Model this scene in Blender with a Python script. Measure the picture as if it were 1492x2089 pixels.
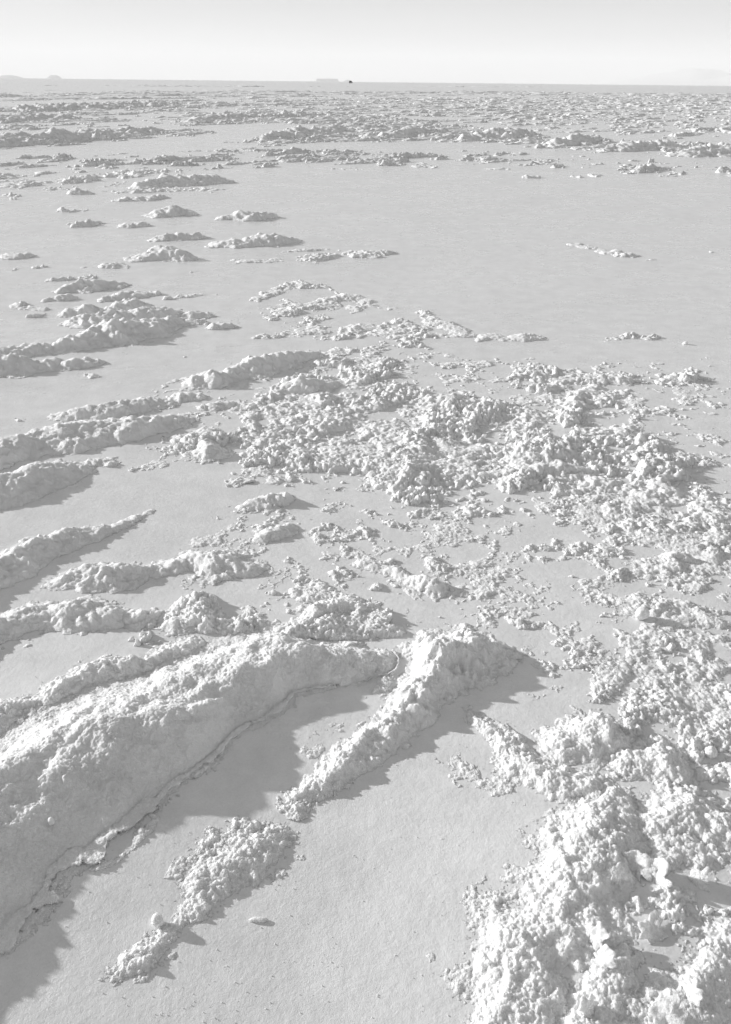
import bpy, math, time
import numpy as np
T0 = time.time()
for o in list(bpy.data.objects): bpy.data.objects.remove(o, do_unlink=True)
sc = bpy.context.scene

# ------------------------------------------------------------------ camera
F_PX = 1640.0; W_PX = 1492.0; H_PX = 2089.0
CAM_H = 1.2
PITCH = math.radians(28.15)          # below the horizontal
ROLL = math.radians(0.62)
cd = bpy.data.cameras.new('camera'); cam = bpy.data.objects.new('camera', cd)
sc.collection.objects.link(cam); sc.camera = cam
cd.sensor_fit = 'VERTICAL'; cd.sensor_height = 24.0; cd.sensor_width = 24.0
cd.lens = F_PX / H_PX * 24.0
cd.clip_start = 0.02; cd.clip_end = 200000.0
fw = np.array([0, math.cos(PITCH), -math.sin(PITCH)])
up0 = np.array([0, math.sin(PITCH), math.cos(PITCH)]); rt0 = np.array([1.0, 0, 0])
rt = rt0 * math.cos(ROLL) + up0 * math.sin(ROLL)
up = -rt0 * math.sin(ROLL) + up0 * math.cos(ROLL)
import mathutils
M = mathutils.Matrix(((rt[0], up[0], -fw[0], 0), (rt[1], up[1], -fw[1], 0),
                      (rt[2], up[2], -fw[2], CAM_H), (0, 0, 0, 1)))
cam.matrix_world = M

# ------------------------------------------------------------------ sky, sun, exposure
SUN_EL = math.radians(15.5)
SUN_AZ = math.radians(21.0)          # from the left (-X), turned this far beyond towards +Y
SUN_DIR = np.array([-math.cos(SUN_EL) * math.cos(SUN_AZ), math.cos(SUN_EL) * math.sin(SUN_AZ), math.sin(SUN_EL)])
SKY_POW = 0.45; SKY_STR = 0.245
w = bpy.data.worlds.new("World"); sc.world = w; w.use_nodes = True
nt = w.node_tree; nt.nodes.clear()
sky = nt.nodes.new('ShaderNodeTexSky'); sky.sky_type = 'NISHITA'; sky.sun_disc = False
sky.sun_elevation = SUN_EL
sky.sun_rotation = math.atan2(SUN_DIR[0], SUN_DIR[1])
sky.altitude = 3000; sky.air_density = 1.0; sky.dust_density = 2.5; sky.ozone_density = 1.0
bw = nt.nodes.new('ShaderNodeRGBToBW')
bg = nt.nodes.new('ShaderNodeBackground'); bg.inputs['Strength'].default_value = SKY_STR
out = nt.nodes.new('ShaderNodeOutputWorld')
pw = nt.nodes.new('ShaderNodeMath'); pw.operation = 'POWER'; pw.inputs[1].default_value = SKY_POW   # thin veil of high cloud evens the sky out
nt.links.new(sky.outputs[0], bw.inputs[0]); nt.links.new(bw.outputs[0], pw.inputs[0])
tc = nt.nodes.new('ShaderNodeTexCoord'); mp = nt.nodes.new('ShaderNodeMapping'); mp.inputs['Scale'].default_value = (3, 3, 22)
cn = nt.nodes.new('ShaderNodeTexNoise'); cn.inputs['Scale'].default_value = 1.6; cn.inputs['Detail'].default_value = 6
cm = nt.nodes.new('ShaderNodeMapRange'); cm.inputs['From Min'].default_value = .3; cm.inputs['From Max'].default_value = .7; cm.inputs['To Min'].default_value = .965; cm.inputs['To Max'].default_value = 1.03
nt.links.new(tc.outputs['Generated'], mp.inputs[0]); nt.links.new(mp.outputs[0], cn.inputs['Vector']); nt.links.new(cn.outputs[0], cm.inputs['Value'])
ml = nt.nodes.new('ShaderNodeMath'); ml.operation = 'MULTIPLY'; nt.links.new(pw.outputs[0], ml.inputs[0]); nt.links.new(cm.outputs[0], ml.inputs[1])
nt.links.new(ml.outputs[0], bg.inputs['Color'])
nt.links.new(bg.outputs[0], out.inputs['Surface'])
sd = bpy.data.lights.new('sun', 'SUN'); so = bpy.data.objects.new('sun', sd); sc.collection.objects.link(so)
sd.energy = 5.0; sd.angle = math.radians(0.9); sd.color = (1, 1, 1)
so.rotation_euler = mathutils.Vector(-SUN_DIR).to_track_quat('-Z', 'Y').to_euler()
so.location = (0, 0, 30)
sc.view_settings.view_transform = 'Standard'; sc.view_settings.look = 'None'
sc.view_settings.exposure = 0.29; sc.view_settings.gamma = 1.0
sc.render.engine = 'CYCLES'; sc.cycles.volume_bounces = 2

HAZE = 5.5e-5
# ------------------------------------------------------------------ noise
def hsh(ix, iy, seed):
    h = (ix.astype(np.int64).astype(np.uint32) * np.uint32(374761393)) ^ (iy.astype(np.int64).astype(np.uint32) * np.uint32(668265263)) ^ np.uint32((seed * 2246822519) & 0xffffffff)
    h ^= h >> np.uint32(13); h *= np.uint32(1274126177); h ^= h >> np.uint32(16)
    h *= np.uint32(2654435761); h ^= h >> np.uint32(15)
    return h.astype(np.float32) * np.float32(1 / 4294967296.0)
def vn(x, y, c, seed):
    x = x / c + 0.37 * seed; y = y / c - 0.71 * seed
    ix = np.floor(x); iy = np.floor(y); fx = x - ix; fy = y - iy
    fx = fx * fx * (3 - 2 * fx); fy = fy * fy * (3 - 2 * fy)
    a = hsh(ix, iy, seed); b = hsh(ix + 1, iy, seed); c_ = hsh(ix, iy + 1, seed); d = hsh(ix + 1, iy + 1, seed)
    return (a + (b - a) * fx + (c_ - a) * fy + (a - b - c_ + d) * fx * fy) * 2 - 1
def fbm(x, y, c, seed, n=3, g=0.55):
    s = 0; a = 1.0; tot = 0
    for k in range(n):
        ca, sa = math.cos(k * 1.1 + .4), math.sin(k * 1.1 + .4)
        s = s + a * vn(x * ca - y * sa, x * sa + y * ca, c, seed + 17 * k); tot += a; a *= g; c = c * 0.5
    return s / tot
def billow(x, y, c, seed, n=3, g=0.6):
    """rounded lumps with creases between them, about -0.5..0.7"""
    s = 0; a = 1.0; tot = 0
    for k in range(n):
        t = k * 0.9 + seed * .7; ca, sa = math.cos(t), math.sin(t)
        u = x * ca - y * sa; v = x * sa + y * ca
        q = vn(u, v, c, seed + 13 * k) * .6 + vn(u * .8 - v * .6, u * .6 + v * .8, c * .83, seed + 13 * k + 5) * .6
        s = s + a * (np.sqrt(q * q + .012) * 1.05 - .34); tot += a; a *= g; c = c * 0.52
    return s / tot * 1.6
def domes(x, y, c, seed, strength=None, rad=0.85, pw=0.8):
    """popcorn of rounded grains, height 0..~1; strength 0..1 decides how many grains exist"""
    X = x / c; Y = y / c
    ix = np.floor(X); iy = np.floor(Y); best = np.zeros_like(X)
    for dx in (-1, 0, 1):
        for dy in (-1, 0, 1):
            cx = ix + dx; cy = iy + dy
            px = cx + 0.1 + 0.8 * hsh(cx, cy, seed); py = cy + 0.1 + 0.8 * hsh(cx, cy, seed + 5)
            s = 0.45 + 0.55 * hsh(cx, cy, seed + 9)
            if strength is not None:
                s = s * np.clip((strength - hsh(cx, cy, seed + 11)) * 3.0, 0, 1)
            R2 = (rad * s) ** 2 + 1e-9
            d2 = ((X - px) ** 2 + (Y - py) ** 2)
            v = s * np.clip(1 - d2 / R2, 0, 1) ** pw
            best = np.maximum(best, v)
    return best

# ------------------------------------------------------------------ where things stand
def at(px, py, z=0.0):
    """point of the ground seen at a pixel of the photograph (surveying aid)"""
    d = fw * F_PX + rt * (px - W_PX / 2) - up * (py - H_PX / 2)
    t = (CAM_H - z) / -d[2]
    return d[0] * t, d[1] * t
def smooth(a, b, x):
    t = np.clip((x - a) / (b - a), 0, 1); return t * t * (3 - 2 * t)
GB = []
def bump_g(px, py, r, h): X, Y = at(px, py); GB.append((X, Y, r, h))
bump_g(-260, 1900, 0.50, 0.015); bump_g(1250, 1850, 0.35, 0.02); bump_g(700, 1900, 0.35, -0.012)
bump_g(150, 1500, 0.30, 0.012); bump_g(1300, 1350, 0.5, 0.012)
def ground(x, y):
    r = np.hypot(x, y)
    z = 0.006 * fbm(x, y, 0.9, 3, 2) * smooth(60, 20, r) + 0.02 * fbm(x, y, 9.0, 8, 2) * smooth(3, 12, r) * smooth(160, 60, r)
    for X, Y, R, h in GB: z = z + h * np.exp(-((x - X) ** 2 + (y - Y) ** 2) / (R * R))
    return z

# ------------------------------------------------------------------ materials
BUMP = 1.0
def salt_mat(name, c0, c1, bump=1.0, sss=0.0, coarse=False):
    m = bpy.data.materials.new(name); m.use_nodes = True; t = m.node_tree; n = t.nodes; l = t.links
    p = n['Principled BSDF']; p.inputs['Roughness'].default_value = 0.6
    p.inputs['Specular IOR Level'].default_value = 0.25 if coarse else 0.5
    p.inputs['Roughness'].default_value = 0.6 if coarse else 0.27
    g = n.new('ShaderNodeNewGeometry')
    def noise(s, d=3, r=0.6):
        q = n.new('ShaderNodeTexNoise'); q.inputs['Scale'].default_value = s; q.inputs['Detail'].default_value = d
        q.inputs['Roughness'].default_value = r; l.new(g.outputs['Position'], q.inputs['Vector']); return q
    na = noise(9, 8, 0.7); nb = noise(430 if coarse else 240, 3, 0.8)
    mx = n.new('ShaderNodeMath'); mx.operation = 'MULTIPLY_ADD'
    l.new(nb.outputs[0], mx.inputs[0]); mx.inputs[1].default_value = 0.8 if coarse else 0.5
    l.new(na.outputs[0], mx.inputs[2])
    cr = n.new('ShaderNodeValToRGB'); cr.color_ramp.elements[0].position = 0.6 if coarse else 0.5; cr.color_ramp.elements[1].position = 1.0
    cr.color_ramp.elements[0].color = (c0, c0, c0, 1); cr.color_ramp.elements[1].color = (c1, c1, c1, 1)
    l.new(mx.outputs[0], cr.inputs[0]); l.new(cr.outputs[0], p.inputs['Base Color'])
    if not coarse:                 # damper and drier patches
        rr = n.new('ShaderNodeMapRange'); rn = noise(2.3, 6, .65); l.new(rn.outputs[0], rr.inputs['Value'])
        rr.inputs['From Min'].default_value = .35; rr.inputs['From Max'].default_value = .65; rr.inputs['To Min'].default_value = .20; rr.inputs['To Max'].default_value = .42
        l.new(rr.outputs[0], p.inputs['Roughness'])
    prev = None
    for s, dist in ((900, 0.0013), (380, 0.0022), (150, 0.0018)) if coarse else ((420, 0.00045), (60, 0.0016), (12, 0.0012)):
        q = noise(s, 2 if coarse else 6, .6 if coarse else .72); b = n.new('ShaderNodeBump'); b.inputs['Strength'].default_value = 1.0
        b.inputs['Distance'].default_value = dist * bump * BUMP; l.new(q.outputs[0], b.inputs['Height'])
        if prev: l.new(prev.outputs[0], b.inputs['Normal'])
        prev = b
    l.new(prev.outputs[0], p.inputs['Normal'])
    if sss:
        p.inputs['Subsurface Weight'].default_value = sss
        p.inputs['Subsurface Radius'].default_value = (1, 1, 1); p.inputs['Subsurface Scale'].default_value = 0.007
    return m
MAT_FLAT = salt_mat('salt_flat_surface', 0.68, 0.87, 1.0)
MAT_CRUST = salt_mat('salt_crust', 0.74, 0.95, 1.0, sss=0.75, coarse=True)
MAT_FAR = salt_mat('dusty_shaded_salt_crust', 0.64, 0.88, 1.0, coarse=True)  # darker for dust, and for shade of the far faces put into the colour
def plain(name, c, rough=0.8):
    m = bpy.data.materials.new(name); m.use_nodes = True; t = m.node_tree
    p = t.nodes['Principled BSDF']; p.inputs['Roughness'].default_value = rough
    q = t.nodes.new('ShaderNodeTexNoise'); q.inputs['Scale'].default_value = 3
    g = t.nodes.new('ShaderNodeNewGeometry'); t.links.new(g.outputs['Position'], q.inputs['Vector'])
    r = t.nodes.new('ShaderNodeValToRGB'); r.color_ramp.elements[0].color = (c * .85,) * 3 + (1,); r.color_ramp.elements[1].color = (c * 1.15,) * 3 + (1,)
    t.links.new(q.outputs[0], r.inputs[0]); t.links.new(r.outputs[0], p.inputs['Base Color']); return m

# ------------------------------------------------------------------ mesh helpers
def mesh_np(name, V, quads, mat, smoothf=True):
    me = bpy.data.meshes.new(name)
    me.vertices.add(len(V)); me.vertices.foreach_set('co', np.ascontiguousarray(V, dtype=np.float32).ravel())
    nq = len(quads); me.loops.add(nq * 4); me.polygons.add(nq)
    me.loops.foreach_set('vertex_index', np.ascontiguousarray(quads, dtype=np.int32).ravel())
    me.polygons.foreach_set('loop_start', np.arange(0, nq * 4, 4, dtype=np.int32))
    me.polygons.foreach_set('loop_total', np.full(nq, 4, dtype=np.int32))
    me.polygons.foreach_set('use_smooth', np.full(nq, smoothf, dtype=bool))
    me.update(calc_edges=True); me.materials.append(mat)
    return me
def link(name, me, label=None, cat=None, group=None, kind=None, parent=None, loc=(0, 0, 0)):
    o = bpy.data.objects.new(name, me); sc.collection.objects.link(o); o.location = loc
    if label: o['label'] = label
    if cat: o['category'] = cat
    if group: o['group'] = group
    if kind: o['kind'] = kind
    if parent: o.parent = parent
    return o
Q = 0.0017                        # cell size of the crust grids, as a share of the distance from the origin
import bmesh
def shell(name, height, lo, hi, q, under=0.35, **kw):
    """crust sheet on a log-polar grid. height(x,y)->(m,z): exists where m>0, z above the ground there"""
    (p0, r0), (p1, r1) = lo, hi
    ph = np.arange(p0, p1 + q, q); lr = np.arange(math.log(r0), math.log(r1) + q, q)
    P, L = np.meshgrid(ph, lr); R = np.exp(L); X = R * np.sin(P); Y = R * np.cos(P)
    m, z = height(X, Y)
    inside = m > 0
    if inside.sum() < 12: return None
    ny, nx = m.shape
    # contour snap: outside neighbours of the crust are pulled to the m=0 line
    gy, gx = np.gradient(m); step = q
    c = inside[:-1, :-1].astype(np.int8) + inside[1:, :-1] + inside[:-1, 1:] + inside[1:, 1:]
    face = c >= 2
    used = np.zeros_like(inside)
    used[:-1, :-1] |= face; used[1:, :-1] |= face; used[:-1, 1:] |= face; used[1:, 1:] |= face
    outv = used & ~inside
    g2 = gx * gx + gy * gy + 1e-12
    sx = np.clip(-m * gx / g2, -0.8, 0.8); sy = np.clip(-m * gy / g2, -0.8, 0.8)
    P2 = np.where(outv, P + sx * step, P); L2 = np.where(outv, L + sy * step, L)
    R2 = np.exp(L2); X = R2 * np.sin(P2); Y = R2 * np.cos(P2)
    idx = -np.ones(m.shape, dtype=np.int64); idx[used] = np.arange(used.sum())
    ez = np.where(outv, 0.0, 1.0)
    zt = np.maximum(z, -0.0002)
    Z = ground(X, Y) + zt
    V = np.stack([X[used], Y[used], Z[used]], 1)
    fy, fx = np.nonzero(face)
    quads = np.stack([idx[fy, fx], idx[fy, fx + 1], idx[fy + 1, fx + 1], idx[fy + 1, fx]], 1)
    # rim: boundary edges of the kept faces get a wall that leans inwards (undercut)
    fp = np.pad(face, 1); rims = []
    f = face
    for dy, dx, a, b in ((-1, 0, (0, 0), (0, 1)), (1, 0, (1, 1), (1, 0)), (0, -1, (1, 0), (0, 0)), (0, 1, (0, 1), (1, 1))):
        nb = fp[1 + dy:1 + dy + f.shape[0], 1 + dx:1 + dx + f.shape[1]]
        yy, xx = np.nonzero(f & ~nb)
        rims.append(np.stack([idx[yy + a[0], xx + a[1]], idx[yy + b[0], xx + b[1]]], 1))
    rims = np.concatenate(rims)
    bv = np.unique(rims)
    gm = np.sqrt(g2); ux = (gx / gm)[used][bv]; uy = (gy / gm)[used][bv]
    rr = R2[used][bv]; cut = np.minimum(under * .02, q * rr * 3) / rr
    Pb = P2[used][bv] + ux * cut; Lb = L2[used][bv] + uy * cut
    Rb = np.exp(Lb); Xb = Rb * np.sin(Pb); Yb = Rb * np.cos(Pb)
    Vb = np.stack([Xb, Yb, ground(Xb, Yb) - 0.003], 1)
    mp = -np.ones(len(V), dtype=np.int64); mp[bv] = np.arange(len(bv)) + len(V)
    q2 = np.stack([rims[:, 1], rims[:, 0], mp[rims[:, 0]], mp[rims[:, 1]]], 1)
    V = np.concatenate([V, Vb]); quads = np.concatenate([quads, q2])
    o0 = V.mean(0); o0[2] = 0; V = V - o0
    me = mesh_np(name, V, quads[:, ::-1], kw.pop('mat', MAT_CRUST))
    return link(name, me, loc=tuple(o0), **kw)

HM = 0.76
class Line:
    """centre line of a ridge: stations (px, py, half-width m, height m) of the photograph put on the ground"""
    def __init__(s, pts, world=False):
        s.p = np.array([(a if world else at(a, b)) if not world else (a, b) for a, b, *_ in pts], dtype=float)
        s.w = np.array([p[2] for p in pts], float); s.h = np.array([p[3] for p in pts], float) * HM
        if len(pts) == 1:
            s.p = np.concatenate([s.p, s.p + [[s.w[0] * .3, 0]]]); s.w = np.repeat(s.w, 2); s.h = np.repeat(s.h, 2)
    def ev(s, x, y):
        bm = np.full(x.shape, -9.0); bh = np.zeros(x.shape); bs = np.zeros(x.shape); bw_ = np.ones(x.shape)
        for k in range(len(s.p) - 1):
            a = s.p[k]; d = s.p[k + 1] - a; L2 = (d ** 2).sum() + 1e-9
            t = np.clip(((x - a[0]) * d[0] + (y - a[1]) * d[1]) / L2, 0, 1)
            ww = s.w[k] + (s.w[k + 1] - s.w[k]) * t; hh = s.h[k] + (s.h[k + 1] - s.h[k]) * t
            ex = x - a[0] - t * d[0]; ey = y - a[1] - t * d[1]
            dist = np.hypot(ex, ey); m = 1 - dist / ww
            sg = (ex * 0.80 + ey * -0.60) / ww       # + on the side away from the sun
            u = m > bm; bm = np.where(u, m, bm); bh = np.where(u, hh, bh); bs = np.where(u, sg, bs); bw_ = np.where(u, ww, bw_)
        return bm, bh, bs, bw_
    def box(s, q, pad=1.9):
        P0 = 9; P1 = -9; R0 = 1e9; R1 = 0
        for (x, y), ww in zip(s.p, s.w):
            for a in np.linspace(0, 2 * math.pi, 13):
                X = x + math.cos(a) * ww * pad; Y = y + math.sin(a) * ww * pad
                P0 = min(P0, math.atan2(X, Y)); P1 = max(P1, math.atan2(X, Y)); R0 = min(R0, math.hypot(X, Y)); R1 = max(R1, math.hypot(X, Y))
        return (P0, R0), (P1, R1)

def ridge_fn(lines, seed, lump=1.0, rag=1.35, lip=0.0, skew=0.25, scale=None, gs=None, grain=1.0):
    def f(x, y, raw=False):
        bm = None
        for L in lines:
            r = L.ev(x, y)
            if bm is None: bm, bh, bs, bw_ = r
            else:
                u = r[0] > bm; bm = np.where(u, r[0], bm); bh = np.where(u, r[1], bh); bs = np.where(u, r[2], bs); bw_ = np.where(u, r[3], bw_)
        W = float(np.median(lines[0].w)) if scale is None else scale
        k_ = max(0.72, float(np.hypot(x, y).mean()) / 2.7)
        k = k_ if gs is None else gs
        m = bm + rag * (0.30 * fbm(x, y, W * 1.1, seed, 3) + 0.16 * fbm(x, y, W * 0.35, seed + 3, 3))
        d = np.clip(1 - m, 0, 3)
        # lee side steeper than the sunny side
        d = d * (1 - skew * np.clip(bs, -1, 1) * smooth(1.2, 0.2, d))
        prof = np.exp(-(d * 1.55) ** 2 * (0.75 + .25 * d))
        vary = 1 + 0.55 * fbm(x, y, W * 1.2, seed + 51, 3)
        ins = smooth(-.35, .5, m)
        patch = smooth(-.45, .45, fbm(x, y, W * .8, seed + 61, 2)); patch2 = smooth(-.4, .5, fbm(x, y, W * .5, seed + 67, 2))
        hf = np.clip(bh / (0.5 * bw_ + 1e-6), 0.3, 1.1)
        wx = x + .003 * k * vn(x, y, .016 * k, seed + 25); wy = y + .003 * k * vn(x, y, .016 * k, seed + 26)
        big = fbm(x, y, W * .6, seed + 30, 3, .6) * .10 * W + billow(wx, wy, W * .42, seed + 37, 2) * .075 * W
        fine = (billow(wx, wy, .034 * k, seed + 41, 2, .55) * .0062 * k * (0.2 + patch)
                + domes(wx, wy, .019 * k, seed + 42, .8, .85, 1.0) * .0034 * k * (.2 + patch2)
                + domes(x, y, .0095 * k, seed + 43, .9, .85, 1.0) * .0022 * k
                + billow(x, y, .012 * k, seed + 44, 2, .6) * .0034 * k + fbm(x, y, .005 * k, seed + 48, 2) * .0026 * k * grain - .0010 * k)
        z = bh * prof * vary * 1.0 + lump * (big * hf * ins + fine * (0.45 + .55 * ins))
        z = z - k * (.0018 + .0042 * smooth(.1, -.9, m)) + lip * k * smooth(-.05, .15, m)
        if raw: return m, bs, z
        m2 = z / (.25 * W * .15)
        return np.where(m < -1.2, -1.0, m2), z
    return f
SEED = [100]
def ridge(name, label, cat, pts, group=None, extra=(), q=None, mat=None, lip_at=None, **kw):
    lines = [Line(pts)] + [Line(p) for p in extra]
    boxes = [L.box(Q) for L in lines]
    lo = (min(b[0][0] for b in boxes), max(0.25, min(b[0][1] for b in boxes))); hi = (max(b[1][0] for b in boxes), max(b[1][1] for b in boxes))
    lo = (max(lo[0], -0.95), lo[1]); hi = (min(hi[0], 0.95), hi[1])
    SEED[0] += 7
    a = dict(label=label, cat=cat, group=group)
    if mat: a['mat'] = mat
    fn = ridge_fn(lines, SEED[0], **kw)
    o = shell(name, fn, lo, hi, q or Q, **a)
    if lip_at is not None:        # brittle ledge of crust standing out along the shaded foot
        sd_ = SEED[0]
        def lf(x, y):
            m, bs, z = fn(x, y, True)
            n = fbm(x, y, .06, sd_ + 81, 5, .75) * .13 + fbm(x, y, .4, sd_ + 82, 2) * .03
            w_ = .050 + .045 * fbm(x, y, .13, sd_ + 83, 4)
            e = np.minimum(m - lip_at + n + w_, w_ - (m - lip_at)) / .05
            e = np.minimum(e, (bs - .1) * 6)
            return e, np.maximum(z, 0) + .003 + .004 * smooth(.06, -.06, m - lip_at) + .003 * billow(x, y, .02, sd_ + 84, 3)
        c = shell('crust_ledge', lf, lo, hi, (q or Q) * .9, under=.7)
        c.parent = o; c.matrix_parent_inverse = mathutils.Matrix.Translation(-o.location)
    return o

# ------------------------------------------------------------------ the salt flat (to the horizon)
def build_flat():
    q = 0.011
    ph = np.arange(0, 2 * math.pi, 2 * math.pi / 560); lr = np.arange(math.log(0.12), math.log(34000), q)
    # coarser rings far out
    lr = np.concatenate([lr[lr < math.log(80)], np.arange(math.log(80), math.log(34000), 0.05)])
    P, L = np.meshgrid(ph, lr); R = np.exp(L); X = R * np.sin(P); Y = R * np.cos(P); Z = ground(X, Y)
    n = len(ph); k = len(lr)
    V = np.stack([X.ravel(), Y.ravel(), Z.ravel()], 1)
    j, i = np.meshgrid(np.arange(k - 1), np.arange(n), indexing='ij'); i2 = (i + 1) % n
    quads = np.stack([j * n + i, (j + 1) * n + i, (j + 1) * n + i2, j * n + i2], -1).reshape(-1, 4)
    c = len(V); V = np.concatenate([V, [[0, 0, Z[0].mean()]]])
    ii = np.arange(0, n, 2)
    cap = np.stack([np.full(len(ii), c), ii, (ii + 1) % n, (ii + 2) % n], 1)
    me = mesh_np('ground', V, np.concatenate([quads, cap])[:, ::-1], MAT_FLAT)
    link('ground', me, kind='structure')
build_flat()

# ------------------------------------------------------------------ ridges and mounds, each a thing of its own
G1 = 'pressure ridges and mounds of salt'
QN = 0.0011
def R(label, pts, cat='salt ridge', name=None, group=G1, **kw):
    return ridge(name or cat.replace(' ', '_'), label, cat, pts, group, **kw)
def Mo(label, pts, **kw): return R(label, pts, 'salt mound', **kw)
R('broad salt ridge in the left foreground with long shaded face and thin lip',
  [(-420, 1960, .21, .072), (-60, 1705, .20, .082), (160, 1565, .18, .096), (360, 1445, .15, .096), (540, 1360, .125, .086), (700, 1350, .08, .045), (770, 1350, .05, .02)],
  lip_at=-.08, lump=0.85, skew=0.5, rag=0.7, q=QN)
R('narrow bright salt ridge in the middle foreground rising to a tall far peak',
  [(605, 1625, .030, .012), (660, 1600, .035, .022), (740, 1530, .045, .03), (820, 1470, .05, .038), (870, 1400, .065, .05), (925, 1345, .10, .078), (1010, 1345, .06, .035), (1050, 1345, .02, .01)], q=QN)
Mo('ragged isolated salt mound on bare flat in the lower left, tapering towards the camera',
   [(250, 1985, .03, .010), (320, 1930, .035, .012), (360, 1890, .015, .008), (400, 1850, .03, .010), (430, 1790, .06, .013), (500, 1740, .055, .019), (550, 1710, .04, .018)], q=QN)
# right foreground
R('low salt ridge running from bare flat up to the tallest right foreground mounds',
  [(965, 1470, .02, 0.0082), (1010, 1500, .035, 0.0164), (1060, 1570, .055, 0.0287), (1130, 1600, .06, 0.0328), (1190, 1620, .05, 0.0246)], q=QN)
Mo('rounded salt mound casting a shadow behind the low ridge in the right foreground',
   [(1150, 1530, .06, 0.0328), (1215, 1515, .07, 0.0410)], q=QN)
Mo('domed salt mound with knobbly top, right of its twin in the right foreground',
   [(1290, 1560, .05, 0.0287), (1345, 1570, .065, 0.0369)], q=QN)
R('brightly lit steep salt ridge descending through the right foreground to the bottom edge',
  [(1240, 1640, .05, 0.0213), (1215, 1710, .075, 0.0295), (1180, 1790, .095, 0.0361), (1125, 1870, .10, 0.0328), (1060, 1960, .10, 0.0312), (1030, 2050, .075, 0.0279), (1010, 2150, .06, 0.0246)], rag=1.7, q=QN)
R('lumpy shelf of salt with undercut rim at the right edge of the foreground',
  [(1330, 1690, .05, 0.0180), (1400, 1660, .06, 0.0279), (1480, 1700, .06, 0.0279), (1560, 1720, .06, 0.0246)], q=QN)
Mo('crumbly salt mound cut by the bottom edge, right of the bright ridge',
   [(1180, 2130, .07, 0.0230), (1230, 2040, .05, 0.0180), (1260, 1960, .03, 0.0098)], rag=1.7, q=QN)
Mo('salt mound with flaky plates in the bottom right corner',
   [(1380, 2090, .06, 0.0180), (1440, 2000, .06, 0.0197), (1480, 1930, .05, 0.0148)], rag=1.7, q=QN)
Mo('small salt mound touching the right edge above the undercut shelf',
   [(1470, 1585, .03, 0.0164), (1520, 1590, .05, 0.0246)], q=QN)
# behind the broad ridge
Mo('rubble of salt lumps heaped behind the broad left foreground ridge',
   [(60, 1480, .03, .015), (130, 1420, .045, .03), (220, 1370, .055, .035), (300, 1365, .04, .028), (380, 1320, .04, .022)], q=QN, scale=.04)
Mo('shaded salt mound at the left edge directly behind the broad ridge', [(-60, 1500, .08, .035), (20, 1465, .06, .03), (80, 1450, .03, .015)], q=QN)
Mo('small bright salt mound at the far end of the broad foreground ridge', [(610, 1285, .04, .025), (670, 1245, .055, .04), (740, 1250, .05, .025)], q=QN, scale=.045)
Mo('little salt mound just left of the tall peak in the middle foreground', [(740, 1290, .03, .015), (790, 1290, .035, .02)])
R('long low salt ridge at the left edge, third in front of the camera',
  [(-120, 1370, .05, .03), (-20, 1300, .06, .035), (60, 1265, .07, .042), (150, 1255, .075, .042), (220, 1262, .06, .03)])
Mo('salt mound at the right end of the third ridge from the camera', [(250, 1262, .045, .025), (290, 1262, .05, .03)])
Mo('small salt mound between the third ridge and the crumb field', [(360, 1275, .045, .025), (400, 1270, .04, .02)])
R('curved salt ridge with a knobbly hook at its left end, mid left',
  [(120, 1190, .04, .02), (170, 1180, .06, .04), (240, 1178, .07, .042), (300, 1165, .05, .02), (370, 1150, .04, .02)])
Mo('steep salt mound with a long shadow, mid left below the centre', [(400, 1145, .06, .035), (450, 1152, .09, .052), (510, 1160, .05, .022)])
R('smooth tapering salt ridge at the left edge pointing to a thin tail',
  [(-80, 1220, .08, .05), (0, 1165, .085, .055), (80, 1120, .08, .05), (160, 1095, .06, .035), (230, 1080, .03, .015), (305, 1045, .025, .010)])
Mo('rounded salt mound at the left edge with a long pointed shadow', [(-50, 1010, .12, .06), (20, 1005, .12, .06), (90, 975, .12, .065), (160, 960, .07, .03)])
Mo('tiny salt hump right of the rounded left edge mound', [(185, 945, .03, .015), (225, 945, .04, .02)])
R('long double crested salt ridge reaching in from the left edge at mid height',
  [(-100, 965, .10, .05), (0, 930, .11, .055), (90, 905, .13, .06), (180, 885, .15, .07), (270, 875, .13, .055), (350, 860, .08, .035), (390, 855, .03, .01)],
  extra=([(110, 850, .05, .02), (200, 845, .09, .045), (290, 825, .08, .045), (345, 822, .05, .02)],))
Mo('small hump right of the long double crested ridge', [(370, 810, .06, .03), (400, 808, .05, .02)])
Mo('low salt hump below the paired mounds', [(420, 830, .05, .025), (455, 825, .06, .03)])
Mo('left one of two paired salt mounds on bare flat', [(400, 780, .08, .055), (430, 775, .10, .06)])
R('salt ridge beside its smaller round neighbour, trailing off towards the right',
  [(470, 765, .08, .06), (520, 755, .12, .085), (580, 735, .10, .05), (640, 725, .06, .03)])
Mo('salt hump on the upper left rim of the central crust field', [(575, 795, .06, .03), (615, 790, .09, .05), (670, 785, .06, .03)])
Mo('smaller salt hump below the one on the upper left rim of the crust field', [(640, 812, .05, .025), (670, 812, .05, .03)])
Mo('rounded salt mound on the left side of the central crust field', [(400, 905, .06, .03), (430, 925, .08, .05)])
Mo('flat topped salt mound above the rounded one, left of the crust field', [(370, 895, .05, .02), (420, 890, .09, .035)])
R('crescent of salt lumps at mid height left, largest heap on the upper left flat',
  [(105, 715, .07, .04), (150, 705, .12, .07), (220, 690, .17, .09), (290, 675, .17, .09), (350, 662, .12, .06), (400, 660, .05, .02)],
  extra=([(160, 660, .10, .06), (230, 655, .13, .08), (330, 640, .11, .06)],), scale=.11)
Mo('dark shaded salt mound at the left edge below the largest heap', [(-30, 752, .14, .07), (40, 750, .15, .085), (110, 745, .10, .05)])
Mo('small salt mound joined to the right of the left edge mound', [(140, 745, .08, .05), (175, 742, .07, .04), (205, 740, .04, .02)])
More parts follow.
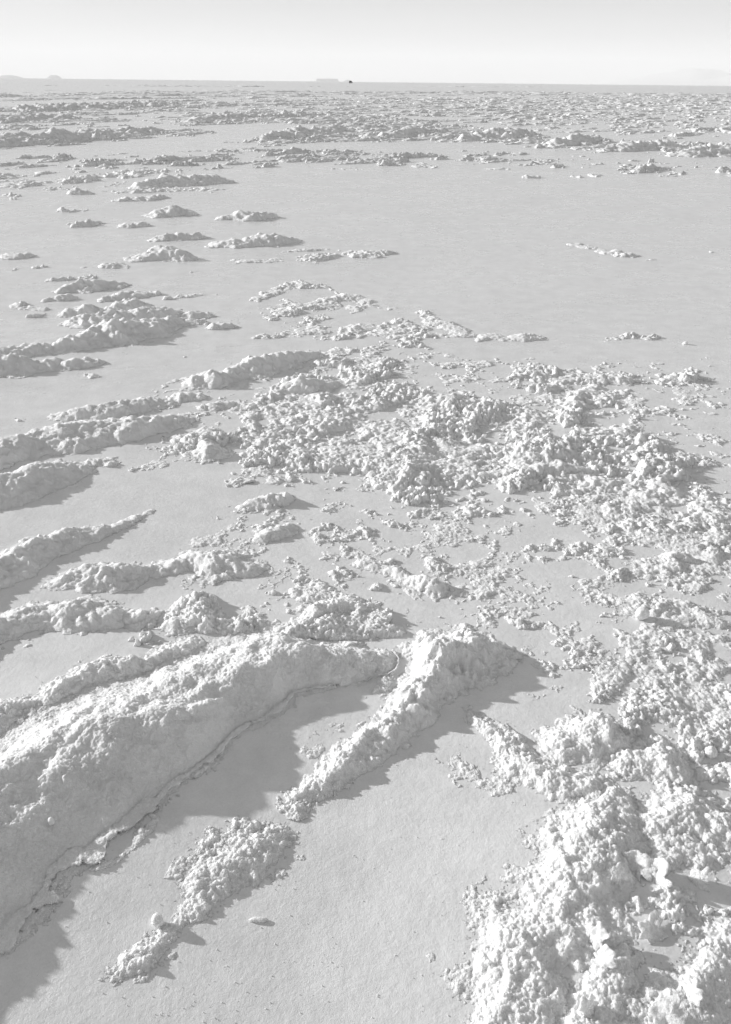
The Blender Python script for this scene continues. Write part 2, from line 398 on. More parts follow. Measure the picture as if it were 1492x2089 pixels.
Mo('long low hump at the left edge between the mound and the largest heap', [(-20, 725, .10, .05), (40, 718, .10, .05), (90, 712, .09, .045)])
Mo('lone salt mound above the left end of the largest heap', [(145, 640, .07, .04), (175, 636, .10, .065), (215, 635, .07, .03)])
Mo('salt mound between the lone mound and the top row of humps', [(235, 632, .08, .05), (270, 624, .11, .07), (305, 625, .05, .02)])
Mo('thin elongated salt hump above the lone mound', [(215, 612, .06, .03), (265, 604, .10, .05), (310, 600, .07, .03)])
Mo('salt hump at the top left of the cluster of humps', [(135, 592, .08, .05), (175, 588, .12, .07), (245, 582, .08, .03)])
Mo('small low salt hump left of the cluster of humps', [(95, 612, .05, .02), (140, 608, .08, .04)])
Mo('little salt hump right of the largest heap', [(385, 645, .05, .03), (415, 645, .07, .035)])
Mo('tiny salt hump left of the scattered crust lace', [(440, 668, .06, .03), (465, 667, .06, .03)])
Mo('twin peaked salt mound on the upper left flat', [(285, 530, .10, .05), (325, 524, .17, .10), (370, 528, .13, .08)])
R('dark shaded salt ridge standing on the upper flat near the middle',
  [(445, 503, .12, .04), (500, 500, .16, .07), (545, 496, .18, .11), (590, 494, .10, .05)])
Mo('salt mound with a pointed right end, alone on the far flat', [(455, 448, .10, .04), (495, 446, .16, .08), (540, 444, .17, .09)])
Mo('small salt mound with a long dark shadow on the far left flat', [(325, 440, .16, .08), (355, 436, .2, .10), (385, 438, .12, .05)])
Mo('wide heap of salt on the far left flat near the crust band', [(290, 385, .2, .09), (335, 377, .3, .13), (380, 378, .25, .09)])
Mo('heap of salt next to the wide heap below the crust band', [(395, 375, .25, .14), (430, 374, .3, .12)])
Mo('small round salt block on the far left flat', [(155, 397, .13, .07), (180, 397, .1, .05)])
Mo('low strip of salt on the upper left flat above the twin peaked mound', [(325, 490, .1, .04), (365, 488, .12, .05), (410, 486, .08, .03)])
Mo('small crumbly salt hump above the strip of salt', [(265, 462, .12, .04), (290, 461, .1, .04)])
Mo('small crumbly salt strip below the wide far heap', [(260, 410, .15, .06), (300, 409, .15, .05), (330, 405, .1, .04)])
# middle
Mo('bright salt mound with a pointed shadow, below the crust field', [(500, 1035, .04, .015), (540, 1025, .055, .035), (572, 1018, .045, .038)])
Mo('small bright salt mound nearer than the one with the pointed shadow', [(535, 1095, .04, .02), (575, 1085, .045, .03), (590, 1075, .03, .02)])
R('chain of bright salt lumps in the centre ending in a dark shadow',
  [(735, 1150, .025, .014), (790, 1165, .032, .022), (835, 1182, .028, .018), (885, 1205, .045, .036)], scale=.035)
R('upright salt ridge crossing the lower part of the central crust field',
  [(980, 972, .04, .02), (1060, 966, .05, .03), (1120, 962, .065, .05), (1170, 964, .05, .035), (1230, 970, .02, .01)])
Mo('sharp salt hump in the upper part of the central crust field', [(885, 818, .06, .04), (930, 822, .08, .05), (985, 826, .04, .02)])
Mo('bright block of salt in the crust near the right edge', [(1365, 1142, .03, .03), (1385, 1142, .028, .03), (1420, 1148, .02, .01)])
Mo('small salt hump in the right part of the crust field', [(1230, 775, .05, .03), (1270, 778, .06, .035)])
# far pressure ridges
GF = 'far pressure ridges of salt'
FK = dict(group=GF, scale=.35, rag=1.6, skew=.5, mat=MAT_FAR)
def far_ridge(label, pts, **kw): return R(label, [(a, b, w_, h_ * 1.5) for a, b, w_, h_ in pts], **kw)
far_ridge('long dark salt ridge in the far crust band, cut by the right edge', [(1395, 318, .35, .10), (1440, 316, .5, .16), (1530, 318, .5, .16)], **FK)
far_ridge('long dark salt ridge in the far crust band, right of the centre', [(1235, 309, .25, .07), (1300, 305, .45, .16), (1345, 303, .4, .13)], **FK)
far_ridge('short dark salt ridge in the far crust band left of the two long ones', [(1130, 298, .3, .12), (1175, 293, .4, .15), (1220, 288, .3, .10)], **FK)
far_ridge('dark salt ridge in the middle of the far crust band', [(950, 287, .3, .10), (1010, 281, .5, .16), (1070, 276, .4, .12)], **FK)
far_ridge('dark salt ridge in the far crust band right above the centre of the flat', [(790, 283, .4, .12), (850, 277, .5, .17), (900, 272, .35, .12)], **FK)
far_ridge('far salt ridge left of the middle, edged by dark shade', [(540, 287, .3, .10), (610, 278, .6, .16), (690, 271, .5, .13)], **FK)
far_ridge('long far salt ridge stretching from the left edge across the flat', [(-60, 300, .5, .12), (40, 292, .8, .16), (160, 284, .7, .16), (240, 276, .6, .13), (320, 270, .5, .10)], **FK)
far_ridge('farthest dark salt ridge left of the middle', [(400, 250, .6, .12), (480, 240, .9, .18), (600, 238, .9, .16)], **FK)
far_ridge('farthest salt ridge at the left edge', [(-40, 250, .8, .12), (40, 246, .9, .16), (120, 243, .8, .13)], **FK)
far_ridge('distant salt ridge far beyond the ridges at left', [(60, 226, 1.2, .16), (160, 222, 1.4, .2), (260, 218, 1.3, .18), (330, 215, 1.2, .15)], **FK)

# ------------------------------------------------------------------ loose crust, too many grains to count
def poly_sd(x, y, pts, wobble=True):
    P = np.array([at(a, b) for a, b in pts]); n = len(P)
    d = np.full(x.shape, 1e9); ins = np.zeros(x.shape, bool)
    for k in range(n):
        a = P[k]; b = P[(k + 1) % n]; e = b - a
        wx = x - a[0]; wy = y - a[1]; t = np.clip((wx * e[0] + wy * e[1]) / ((e ** 2).sum() + 1e-12), 0, 1)
        d = np.minimum(d, np.hypot(wx - e[0] * t, wy - e[1] * t))
        c = ((a[1] <= y) & (b[1] > y)) | ((b[1] <= y) & (a[1] > y))
        xi = a[0] + (y - a[1]) / (e[1] if abs(e[1]) > 1e-9 else 1e-9) * e[0]
        ins ^= c & (x < xi)
    return np.where(ins, d, -d)
def crust(label, polys=(), lines=(), seed=1, size=.03, height=.02, q=0.0017, thr=0.0, name='salt_crumbs', n_oct=4, aniso=0.0, mat=None, pop=1.1):
    """polys: (points, density, soft edge m); lines: (pts as px,py,w,density)"""
    LL = [Line([(a, b, w_, h_) for a, b, w_, h_ in l]) for l in lines]
    pts = [at(a, b) for p in polys for a, b in p[0]]
    P0 = R0 = 1e9; P1 = R1 = -1e9
    for X, Y in pts:
        P0 = min(P0, math.atan2(X, Y)); P1 = max(P1, math.atan2(X, Y)); R0 = min(R0, math.hypot(X, Y)); R1 = max(R1, math.hypot(X, Y))
    for L in LL:
        (a, b), (c, d) = L.box(Q); P0 = min(P0, a); R0 = min(R0, b); P1 = max(P1, c); R1 = max(R1, d)
    P0 -= size / R0 * .3; P1 += size / R0 * .3
    size0 = size
    def f(x, y):
        D = np.zeros(x.shape)
        wx = x + size * 2.5 * fbm(x, y, size * 6, seed, 3); wy = y + size * 2.5 * fbm(x, y, size * 6, seed + 1, 3)
        for p, dens, soft in polys:
            D = np.maximum(D, dens * np.clip(poly_sd(wx, wy, p) / soft + 0.2, 0, 1))
        for L in LL:
            m, h, _, _ = L.ev(wx, wy); D = np.maximum(D, h * np.clip(m * 1.6, 0, 1))
        ca, sa = math.cos(0.8), math.sin(0.8)
        u = (x * ca + y * sa); v = (-x * sa + y * ca) * (1 + aniso)
        big = fbm(u, v, size * 8, seed + 2, 2)
        F = fbm(u, v, size * 3.6, seed + 3, 6, .70) * 1.30 + .42 * big + .22 * billow(u, v, size * .9, seed + 21, 2)
        s = F - (0.46 - D * 1.05)
        pk = smooth(-.2, .6, fbm(u, v, size * 4, seed + 33, 2))
        z = height * (1.1 * np.clip(s, -1, .45) + .55 * np.clip(s - .45, 0, 1))
        z = z + height * smooth(-.05, .25, s) * (.27 * billow(u, v, size * .62, seed + 41, 4, .62) * (.3 + pk) + .12 * pop * domes(u, v, size * .42, seed + 43, .85, .85, 1.0) + .09 * pop * domes(x, y, size * .22, seed + 44, .9, .85, 1.0) + .10 * fbm(x, y, size * .14, seed + 45, 2) - .05)
        z = np.where(z > 0, z * (.6 + .8 * smooth(-.25, .45, fbm(u, v, size * 5, seed + 55, 2))), z)
        m = np.where(D <= 0.01, -1, z / (height * .3))
        return m, z
    P0 = max(P0, -.75); P1 = min(P1, .75); R0 = max(R0, .3)
    return shell(name, f, (P0, R0), (P1, R1), q, under=0.1, label=label, kind='stuff', mat=mat or MAT_CRUST)
crust('loose salt crumbs covering the centre and right of the flat as a crust field',
  polys=[([(430, 870), (560, 790), (650, 735), (760, 705), (850, 745), (890, 790), (1010, 815), (1100, 830), (1240, 850), (1330, 800), (1375, 830), (1370, 880), (1440, 940), (1450, 1000), (1520, 1080), (1640, 1160), (1500, 1150), (1300, 1110), (1180, 1060), (1050, 1010), (930, 1055), (790, 1060), (640, 1000), (590, 960), (480, 950), (330, 935), (330, 900)], 0.62, .12),
         ([(1030, 760), (1070, 738), (1180, 755), (1280, 768), (1400, 745), (1455, 775), (1330, 790), (1230, 790), (1060, 790)], 0.5, .08),
         ([(1080, 780), (1230, 795), (1370, 800), (1300, 860), (1150, 850), (1050, 810)], 0.35, .10),
         ([(850, 900), (1180, 890), (1400, 960), (1330, 1010), (1000, 1000), (700, 1010), (650, 960)], 0.85, .1)],
  seed=11, size=.034, height=.037, q=.0015)
crust('fine salt crumbs scattered over the right middle ground in front of the crust field',
  polys=[([(1130, 1020), (1300, 1000), (1500, 1060), (1640, 1150), (1640, 1560), (1290, 1520), (1120, 1450), (1200, 1290), (1190, 1180)], 0.62, .10),
         ([(1010, 1285), (1060, 1262), (1120, 1275), (1180, 1265), (1200, 1320), (1100, 1310)], 0.6, .03),
         ([(770, 1060), (940, 1050), (1040, 1120), (900, 1130), (800, 1090)], 0.42, .05),
         ([(620, 1095), (700, 1100), (850, 1150), (870, 1180), (740, 1175)], 0.5, .03),
         ([(860, 1140), (930, 1080), (1060, 1110), (1000, 1190), (900, 1190)], 0.38, .04)],
  seed=23, size=.018, height=.016, q=.0014)
crust('rough salt rubble scattered behind the broad foreground ridge',
  polys=[([(330, 1230), (520, 1190), (660, 1180), (720, 1220), (800, 1270), (760, 1310), (600, 1300), (440, 1310), (300, 1350), (200, 1370), (300, 1290)], 0.68, .05),
         ([(360, 1180), (480, 1180), (640, 1150), (700, 1170), (560, 1210), (400, 1210)], 0.5, .05)],
  lines=[[(450, 1060, .04, .4), (500, 1040, .05, .45), (560, 1015, .04, .5)], [(540, 1110, .05, .5), (600, 1075, .04, .5)], [(640, 1100, .03, .45), (700, 1110, .03, .45), (790, 1150, .04, .5)],
         [(0, 1340, .05, .5), (50, 1320, .05, .5)], [(480, 1100, .04, .3), (520, 1110, .04, .4)]],
  seed=31, size=.030, height=.028, q=.0014)
crust('thin dusting of salt grits around the feet of the foreground ridges',
  polys=[([(930, 1480), (1050, 1560), (1120, 1640), (1130, 1740), (1080, 1740), (1010, 1640), (930, 1600), (880, 1560)], 0.42, .05)],
  lines=[[(560, 1590, .02, .4), (600, 1640, .035, .5), (700, 1600, .03, .45), (800, 1520, .025, .4), (880, 1440, .03, .4), (960, 1400, .03, .35)],
         [(640, 1540, .03, .45), (720, 1450, .03, .45), (780, 1390, .03, .45)],
         [(370, 1780, .035, .5), (400, 1740, .03, .5), (460, 1680, .03, .45)], [(330, 1960, .03, .5), (420, 1890, .02, .4), (520, 1800, .025, .4), (590, 1760, .02, .4)],
         [(1090, 1360, .03, .5), (1100, 1420, .03, .5), (1110, 1480, .03, .45)], [(980, 1450, .02, .5), (1010, 1480, .02, .5)],
         [(400, 1590, .012, .5), (520, 1480, .012, .5), (640, 1420, .015, .5)], [(100, 1810, .012, .5), (240, 1730, .012, .5), (330, 1650, .012, .5)],
         [(560, 1880, .015, .3), (640, 1870, .015, .3)], [(740, 1340, .04, .5), (790, 1380, .03, .4)]],
  seed=47, size=.022, height=.007, pop=4, q=.0012)
crust('crumbly salt debris between the mounds of the right foreground',
  polys=[([(1000, 2130), (1060, 1980), (1130, 1860), (1240, 1640), (1180, 1500), (1300, 1480), (1640, 1500), (1640, 2180), (980, 2180)], 0.34, .05)],
  seed=41, size=.026, height=.021, q=.0013)
crust('sparse fine salt grit sprinkled between the ridges and around the crust field',
  polys=[([(300, 800), (560, 720), (900, 720), (1080, 740), (1492, 730), (1560, 1100), (1560, 1480), (1100, 1480), (1060, 1350), (820, 1290), (760, 1250), (320, 1300), (180, 1310), (330, 1190), (420, 1080), (480, 1020), (560, 1000), (500, 960), (280, 960)], 0.25, .15),
         ([(560, 980), (900, 1040), (1150, 1030), (1200, 1300), (1000, 1290), (900, 1120), (700, 1120), (600, 1040)], 0.33, .12)],
  seed=127, size=.019, height=.009, q=.0015, pop=3.5)
crust('lacy strips of thin salt crust on the flat above the central crust field',
  polys=[([(500, 640), (560, 600), (700, 605), (860, 650), (955, 690), (900, 712), (800, 740), (640, 745), (540, 735), (470, 690)], 0.42, .25),
         ([(510, 700), (640, 690), (720, 710), (640, 740), (540, 735)], 0.45, .06)],
  lines=[[(520, 610, .07, .85), (560, 596, .08, .95), (600, 583, .08, .95), (660, 584, .08, .95), (700, 600, .08, 1.0), (760, 622, .09, 1.05), (830, 640, .10, 1.05), (900, 665, .09, 1.0), (950, 688, .08, .9)],
         [(430, 550, .08, 0.65), (480, 536, .08, 0.75), (560, 533, .1, 0.75), (640, 528, .13, .85), (700, 520, .13, .95), (785, 518, .15, 1.0)],
         [(590, 510, .08, 0.60), (680, 512, .08, 0.65)],
         [(340, 608, .05, 0.60), (420, 600, .07, 0.70), (470, 604, .06, 0.65)],
         [(420, 660, .04, 0.65), (500, 655, .05, 0.65)],
         [(1005, 695, .08, .9), (1040, 692, .11, 1.1), (1075, 690, .08, .9)],
         [(1210, 694, .07, .9), (1235, 692, .08, 1.0), (1255, 694, .06, .9)], [(1275, 688, .07, 1.0), (1300, 695, .06, .9), (1320, 697, .08, 1.0)],
         [(1145, 498, .08, 1.0), (1165, 499, .08, 1.0)], [(1190, 503, .09, .95), (1230, 512, .13, 1.1), (1270, 520, .15, 1.1), (1320, 528, .12, .95)], [(1420, 508, .08, 0.75), (1450, 513, .06, 0.65)],
         [(1060, 740, .05, 0.85), (1080, 735, .06, 0.95)],
         [(50, 622, .05, 0.60), (110, 628, .06, 0.65)], [(80, 645, .05, 0.55), (140, 638, .05, 0.55)],
         [(30, 526, .08, 0.65), (70, 522, .08, 0.65)], [(60, 547, .08, 0.65), (95, 545, .07, 0.60)], [(190, 547, .08, 0.65), (250, 544, .1, 0.65)],
         [(90, 575, .06, 0.55), (180, 565, .08, 0.60)], [(360, 560, .06, 0.55), (470, 552, .08, 0.60), (455, 570, .05, 0.65)],
         [(380, 735, .04, 0.55), (370, 732, .05, 0.55)], [(210, 762, .05, 0.55), (250, 755, .05, 0.55)], [(0, 760, .05, 0.65), (20, 765, .05, 0.65)], [(0, 815, .04, 0.65), (20, 812, .04, 0.55)], [(20, 860, .04, 0.60), (50, 858, .04, 0.60)]],
  seed=53, size=.038, height=.026, q=.0013)
crust('thin crumbs of salt strewn on the far left flat',
  polys=[([(-80, 375), (0, 350), (200, 345), (420, 350), (460, 395), (250, 400), (100, 415), (-80, 420)], 0.24, .6)],
  lines=[[(120, 462, .15, .35), (180, 456, .15, .4)], [(0, 485, .12, .35), (60, 480, .12, .3)], [(200, 505, .1, .3), (290, 495, .12, .35)], [(100, 432, .2, .3), (180, 433, .2, .35)],
         [(700, 350, .2, .4), (740, 347, .2, .4)], [(840, 343, .2, .4), (870, 343, .2, .4)], [(1010, 347, .2, .5), (1030, 347, .2, .5)], [(1080, 364, .1, .6), (1092, 364, .1, .6)], [(1180, 362, .15, .3), (1260, 352, .2, .4)]],
  seed=61, size=.12, height=.08, q=.0015, n_oct=3)
crust('far band of broken salt crust crossing the flat below the horizon',
  polys=[([(-150, 300), (0, 285), (200, 272), (420, 262), (420, 275), (200, 295), (0, 305), (-150, 312)], 0.55, 1.0),
         ([(480, 292), (620, 266), (760, 258), (900, 260), (1060, 270), (1160, 284), (1340, 290), (1640, 300), (1640, 325), (1300, 318), (1120, 306), (1000, 292), (800, 290), (640, 292), (520, 300)], 0.62, 1.0),
         ([(360, 245), (500, 232), (700, 230), (860, 245), (1000, 262), (900, 268), (700, 262), (560, 252), (380, 258)], 0.55, 1.5),
         ([(-150, 345), (0, 325), (300, 315), (520, 305), (760, 310), (1100, 312), (1300, 330), (1640, 345), (1640, 368), (1400, 358), (1180, 348), (900, 335), (640, 345), (460, 352), (300, 345), (0, 355), (-150, 365)], 0.33, 1.0)],
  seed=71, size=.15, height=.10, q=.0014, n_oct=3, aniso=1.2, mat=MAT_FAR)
crust('farthest scattered salt rubble spreading towards the horizon',
  polys=[([(-300, 262), (200, 230), (420, 225), (700, 215), (1000, 205), (1800, 215), (1800, 290), (1300, 280), (1000, 258), (800, 240), (600, 235), (300, 255), (-100, 285)], 0.30, 4),
         ([(-300, 225), (300, 205), (800, 200), (1300, 196), (1800, 200), (1800, 220), (1000, 212), (400, 224), (-300, 240)], 0.28, 5)],
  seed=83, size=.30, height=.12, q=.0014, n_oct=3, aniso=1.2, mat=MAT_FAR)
crust('last low bands of salt rubble under the horizon',
  polys=[([(-600, 196), (300, 186), (1000, 186), (2200, 198), (2200, 205), (1000, 195), (300, 204), (-600, 215)], 0.26, 12)],
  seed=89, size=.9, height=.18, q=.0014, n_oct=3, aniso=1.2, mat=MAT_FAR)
crust('faint streaks of salt rubble merging into the haze at the horizon',
  polys=[([(-2500, 176), (300, 175), (1100, 177), (4000, 180), (4000, 188), (1000, 186), (300, 185), (-2500, 188)], 0.40, 30)],
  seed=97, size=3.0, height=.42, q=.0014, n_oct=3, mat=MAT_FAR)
# ------------------------------------------------------------------ flakes and pebbles of salt
def on_surface(px, py):
    d = mathutils.Vector(fw * F_PX + rt * (px - W_PX / 2) - up * (py - H_PX / 2)).normalized()
    bpy.context.view_layer.update()
    hit, loc, *_ = sc.ray_cast(bpy.context.evaluated_depsgraph_get(), mathutils.Vector((0, 0, CAM_H)), d)
    return loc.x, loc.y, loc.z
def flake(label, px, py, size, tilt, yaw, elong=1.0, thick=.004, z=0.0, seed=1, name='salt_flake', cat='salt flake', group='loose flakes and pebbles of salt'):
    """ragged curled plate: polar grid with a frilly outline, real thickness, leaning on the crust"""
    rng = np.random.RandomState(seed); nr, na = 8, 56
    a = np.linspace(0, 2 * np.pi, na, endpoint=False)
    R = 1 + sum(rng.uniform(.06, .30) / (1 + .25 * k) * np.cos(k * a + rng.uniform(0, 6.28)) for k in range(2, 13))
    R = np.clip(R, .35, 1.8) * size
    V = []; 
    for side in (1, -1):
        for i in range(nr + 1):
            rr = (i / nr) ** .8 * R
            x = rr * np.cos(a) * elong; y = rr * np.sin(a)
            zz = fbm(x, y, size * .8, seed, 3) * size * .28 + billow(x, y, size * .4, seed + 3, 3) * size * .12 + side * thick * .5 * (1 - .6 * (i / nr) ** 3)
            V.append(np.stack([x, y, zz], 1))
    V = np.concatenate(V); F = []
    n1 = (nr + 1) * na
    for i in range(nr):
        for j in range(na):
            k = (j + 1) % na
            F.append((i * na + j, (i + 1) * na + j, (i + 1) * na + k, i * na + k))
            F.append((n1 + i * na + j, n1 + i * na + k, n1 + (i + 1) * na + k, n1 + (i + 1) * na + j))
    for j in range(na):
        k = (j + 1) % na; F.append((nr * na + j, n1 + nr * na + j, n1 + nr * na + k, nr * na + k))
    me = mesh_np(name, V, np.array(F), MAT_CRUST)
    X, Y, g = on_surface(px, py)
    o = link(name, me, label, cat, group, loc=(X, Y, g + z)); o.rotation_euler = (math.radians(tilt), 0, math.radians(yaw)); return o
def pebble(label, px, py, sx, sy, sz, seed, z=0.0, name='salt_pebble', cat='salt pebble'):
    bm = bmesh.new(); bmesh.ops.create_icosphere(bm, subdivisions=4, radius=1)
    c = np.array([v.co[:] for v in bm.verts]); n = 1 + .22 * vn(c[:, 0] + c[:, 2] * .7, c[:, 1] - c[:, 2] * .4, .9, seed) + .10 * vn(c[:, 0] - c[:, 2], c[:, 1] + c[:, 2], .35, seed + 2) + .05 * vn(c[:, 0] + c[:, 2], c[:, 1] + c[:, 2], .15, seed + 3)
    for v, k in zip(bm.verts, n): v.co = v.co * float(k); v.co.x *= sx; v.co.y *= sy; v.co.z *= sz
    me = bpy.data.meshes.new(name); bm.to_mesh(me); bm.free(); me.materials.append(MAT_CRUST)
    for p in me.polygons: p.use_smooth = True
    X, Y, g = on_surface(px, py)
    return link(name, me, label, cat, 'loose flakes and pebbles of salt', loc=(X, Y, g + z + sz * .55))
pebble('thin elongated salt chip lying alone on the bare flat in the lower left', 527, 1878, .014, .0045, .003, 5, name='salt_chip', cat='salt chip')
pebble('bright angular salt pebble near the right edge above the foreground mounds', 1448, 1540, .012, .011, .013, 9)
pebble('white rounded salt pebble standing out in the fine crumbs at the right', 1308, 1262, .017, .014, .016, 12, z=.006)
pebble('small white salt pebble on the open flat near the right edge', 1398, 702, .012, .012, .010, 15)
pebble('pale salt pebble beside the foot of the lower left mound', 322, 1885, .009, .010, .009, 18, z=.004)
pebble('tiny salt pebble lying on the shaded face of the broad ridge', 105, 1680, .006, .006, .009, 21)
flake('thin flat salt plate on the bare flat left of the centre', 486, 985, .035, 3, 20, 1.2, .006, .003, 31)
flake('large frilly white salt flake standing at the right edge of the lower right debris', 1340, 1800, .030, 60, -60, .8, .005, .006, 32)
flake('frilly salt flake just right of the largest one in the lower right debris', 1425, 1800, .018, 50, -50, 1, .004, .006, 33)
flake('ragged salt flake hanging below the shaded side of the bright ridge', 1300, 1770, .024, 35, -35, 1.2, .003, .006, 34)
flake('smaller ragged flake on the shaded side of the bright ridge', 1265, 1790, .016, 40, 10, 1, .003, .006, 35)
flake('upper of two bright stacked flakes right of the descending ridge', 1215, 1915, .017, 45, -70, 1.2, .004, .006, 36)
flake('lower of two bright stacked flakes right of the descending ridge', 1232, 1965, .019, 50, -60, 1, .004, .006, 37)
flake('salt flake lying flat in the crumbs between the bright ridge and the corner mound', 1330, 1900, .020, 20, 30, 1.2, .004, .006, 38)
flake('pale salt flake propped upright in the bottom right corner', 1410, 2030, .018, 60, -80, 1, .004, .006, 39)
flake('broad salt flake leaning in the bottom right corner beside the mound', 1365, 2075, .024, 30, -20, 1, .004, .006, 40)
flake('salt flake at the bottom edge left of the corner mound', 1200, 2060, .015, 45, 40, 1, .004, .006, 41)

# ------------------------------------------------------------------ glinting crystals sprinkled on the near flat
def crystals(n=2600):
    rng = np.random.RandomState(77); V = []; F = []
    a = rng.uniform(-.62, .62, n); r = .55 + 1.9 * rng.uniform(0, 1, n) ** 1.3
    x = r * np.sin(a); y = r * np.cos(a); k = fbm(x, y, .25, 400, 3) > rng.uniform(-.5, .45, n)
    x = x[k]; y = y[k]; g = ground(x, y); s = rng.uniform(.0005, .0013, len(x))
    for i in range(len(x)):
        R = rng.normal(size=(3, 3)); Qm, _ = np.linalg.qr(R); b = len(V)
        P = np.array([[1, 0, 0], [-1, 0, 0], [0, 1, 0], [0, -1, 0], [0, 0, 1], [0, 0, -1.0]]) @ Qm.T * s[i] + [x[i], y[i], g[i] + s[i] * .6]
        V.extend(P.tolist())
        for t in ((0, 2, 4), (2, 1, 4), (1, 3, 4), (3, 0, 4), (2, 0, 5), (1, 2, 5), (3, 1, 5), (0, 3, 5)): F.append([b + q for q in t])
    me = bpy.data.meshes.new('salt_crystals'); me.from_pydata(V, [], F); me.materials.append(MAT_GLINT)
    link('salt_crystals', me, 'tiny glinting salt crystals sprinkled over the bare flat in the foreground', kind='stuff')
MAT_GLINT = plain('clear_salt_crystal', .8, .12)
crystals()

# ------------------------------------------------------------------ far things on the horizon
def far_pt(px, dist):
    d = fw * F_PX + rt * (px - W_PX / 2) + up * (H_PX / 2 - 166); a = math.atan2(d[0], d[1]); return dist * math.sin(a), dist * math.cos(a)
def px_m(dist): return dist / F_PX * 0.885            # metres per photograph pixel there
def hill(name, px, dist, halfw_px, h_px, seed, mat, shape, rough=.18):
    cx, cy = far_pt(px, dist); hw = halfw_px * px_m(dist); H = h_px * px_m(dist) * .93
    n = 81; g = np.linspace(-1, 1, n); U, Vv = np.meshgrid(g, g); r = np.hypot(U, Vv)
    z = shape(U, Vv, r) ; z = z * (1 + rough * fbm(U, Vv, .5, seed, 5, .6) * 1.5) * H - 0.02 * H
    V = np.stack([U.ravel() * hw, Vv.ravel() * hw, z.ravel()], 1)
    i, j = np.meshgrid(np.arange(n - 1), np.arange(n - 1), indexing='ij')
    q = np.stack([i * n + j, i * n + j + 1, (i + 1) * n + j + 1, (i + 1) * n + j], -1).reshape(-1, 4)
    o = link(name, mesh_np(name, V, q, mat), kind='structure', loc=(cx, cy, -.5)); o.rotation_euler = (0, 0, -math.atan2(cx, cy)); return o
MAT_ROCK = plain('haze_paled_rock', .55); MAT_ISLE = plain('dark_rock', .30)  # rock tones lightened: part of the distance haze is put into the colour
cone = lambda U, V, r: np.clip(1 - r, 0, 1) ** 1.15
dome = lambda U, V, r: np.clip(1 - r * r, 0, 1)
mesa = lambda U, V, r: smooth(1, .86, np.abs(U)) * smooth(1, .7, np.abs(V))
hill('mountain', 1425, 33000, 200, 34, 4, MAT_ROCK, cone, .35)
hill('mountain', 1600, 32000, 330, 22, 6, MAT_ROCK, cone, .3)
hill('hill', 20, 20000, 28, 5, 7, MAT_ISLE, dome)
hill('hill', 112, 20000, 15, 6.5, 8, MAT_ISLE, dome)
hill('island', 668, 20000, 24, 5.5, 9, MAT_ISLE, mesa, .05)
hill('island', 710, 20000, 9, 4, 10, MAT_ISLE, dome, .1)

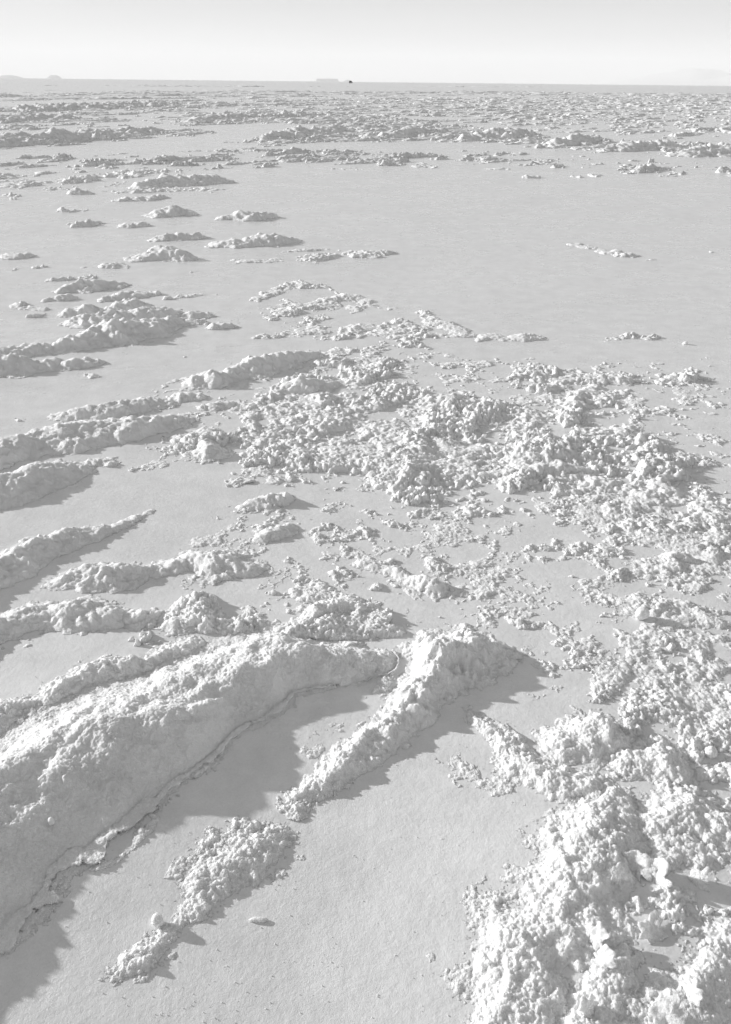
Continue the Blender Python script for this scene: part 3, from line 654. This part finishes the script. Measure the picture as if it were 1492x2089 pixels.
def vehicle(px, py):
    X, Y = at(px, py)
    root = link('off_road_vehicle', None, 'tiny dark vehicle far out on the flat just below the horizon', 'vehicle', loc=(X, Y, 0)); root.rotation_euler = (0, 0, math.radians(-12))
    dark = plain('dark_paint', .03, .35); glass = plain('dark_glass', .02, .1); rub = plain('rubber', .02, .9); met = plain('wheel_metal', .35, .4)
    def prism(name, prof, hw, mat, bev=.05, parent=root):
        bm = bmesh.new(); A = [bm.verts.new((-hw, y, z)) for y, z in prof]; B = [bm.verts.new((hw, y, z)) for y, z in prof]
        bm.faces.new(A); bm.faces.new(B[::-1])
        for i in range(len(A)): j = (i + 1) % len(A); bm.faces.new((A[j], A[i], B[i], B[j]))
        bmesh.ops.recalc_face_normals(bm, faces=bm.faces[:])
        if bev: bmesh.ops.bevel(bm, geom=bm.edges[:], offset=bev, segments=2, affect='EDGES')
        me = bpy.data.meshes.new(name); bm.to_mesh(me); bm.free(); me.materials.append(mat); return link(name, me, parent=parent)
    prism('body', [(-2.3, .45), (2.3, .45), (2.35, .95), (1.2, 1.1), (-2.3, 1.15)], .93, dark)
    prism('cabin', [(-2.25, 1.13), (1.0, 1.08), (.45, 1.82), (-2.1, 1.85)], .82, dark)
    prism('rear_window', [(-2.285, 1.25), (-2.2, 1.25), (-2.12, 1.72), (-2.20, 1.72)], .65, glass, 0)
    prism('windscreen', [(.90, 1.2), (.99, 1.18), (.56, 1.76), (.48, 1.76)], .70, glass, 0)
    prism('bumper', [(-2.45, .45), (-2.31, .45), (-2.31, .65), (-2.45, .65)], .9, rub, .02)
    for sx in (-1, 1):
        for y in (-1.5, 1.45):
            bm = bmesh.new(); bmesh.ops.create_cone(bm, cap_ends=True, segments=28, radius1=.40, radius2=.40, depth=.26, matrix=mathutils.Matrix.Translation((sx * .82, y, .40)) @ mathutils.Matrix.Rotation(math.pi / 2, 4, 'Y'))
            me = bpy.data.meshes.new('wheel'); bm.to_mesh(me); bm.free(); me.materials.append(rub); wh = link('wheel', me, parent=root)
            bm = bmesh.new(); bmesh.ops.create_cone(bm, cap_ends=True, segments=20, radius1=.22, radius2=.20, depth=.05, matrix=mathutils.Matrix.Translation((sx * .96, y, .40)) @ mathutils.Matrix.Rotation(math.pi / 2, 4, 'Y'))
            me = bpy.data.meshes.new('rim'); bm.to_mesh(me); bm.free(); me.materials.append(met); link('rim', me, parent=wh)
vehicle(716, 170)

# ------------------------------------------------------------------ haze
import bmesh
def box_mesh(name, lo, hi, mat):
    bm = bmesh.new(); bmesh.ops.create_cube(bm, size=1)
    for v in bm.verts: v.co = [(lo[i] + hi[i]) / 2 + v.co[i] * (hi[i] - lo[i]) for i in range(3)]
    me = bpy.data.meshes.new(name); bm.to_mesh(me); bm.free(); me.materials.append(mat); return me
hm = bpy.data.materials.new('haze'); hm.use_nodes = True; t = hm.node_tree; t.nodes.clear()
pv = t.nodes.new('ShaderNodeVolumePrincipled'); pv.inputs['Color'].default_value = (1, 1, 1, 1); pv.inputs['Density'].default_value = HAZE
pv.inputs['Anisotropy'].default_value = 0.0
oo = t.nodes.new('ShaderNodeOutputMaterial'); t.links.new(pv.outputs[0], oo.inputs['Volume'])
link('haze', box_mesh('haze', (-36000, -36000, -1.0), (36000, 36000, 900), hm), kind='stuff')

print('BUILD', round(time.time() - T0, 1), 's')
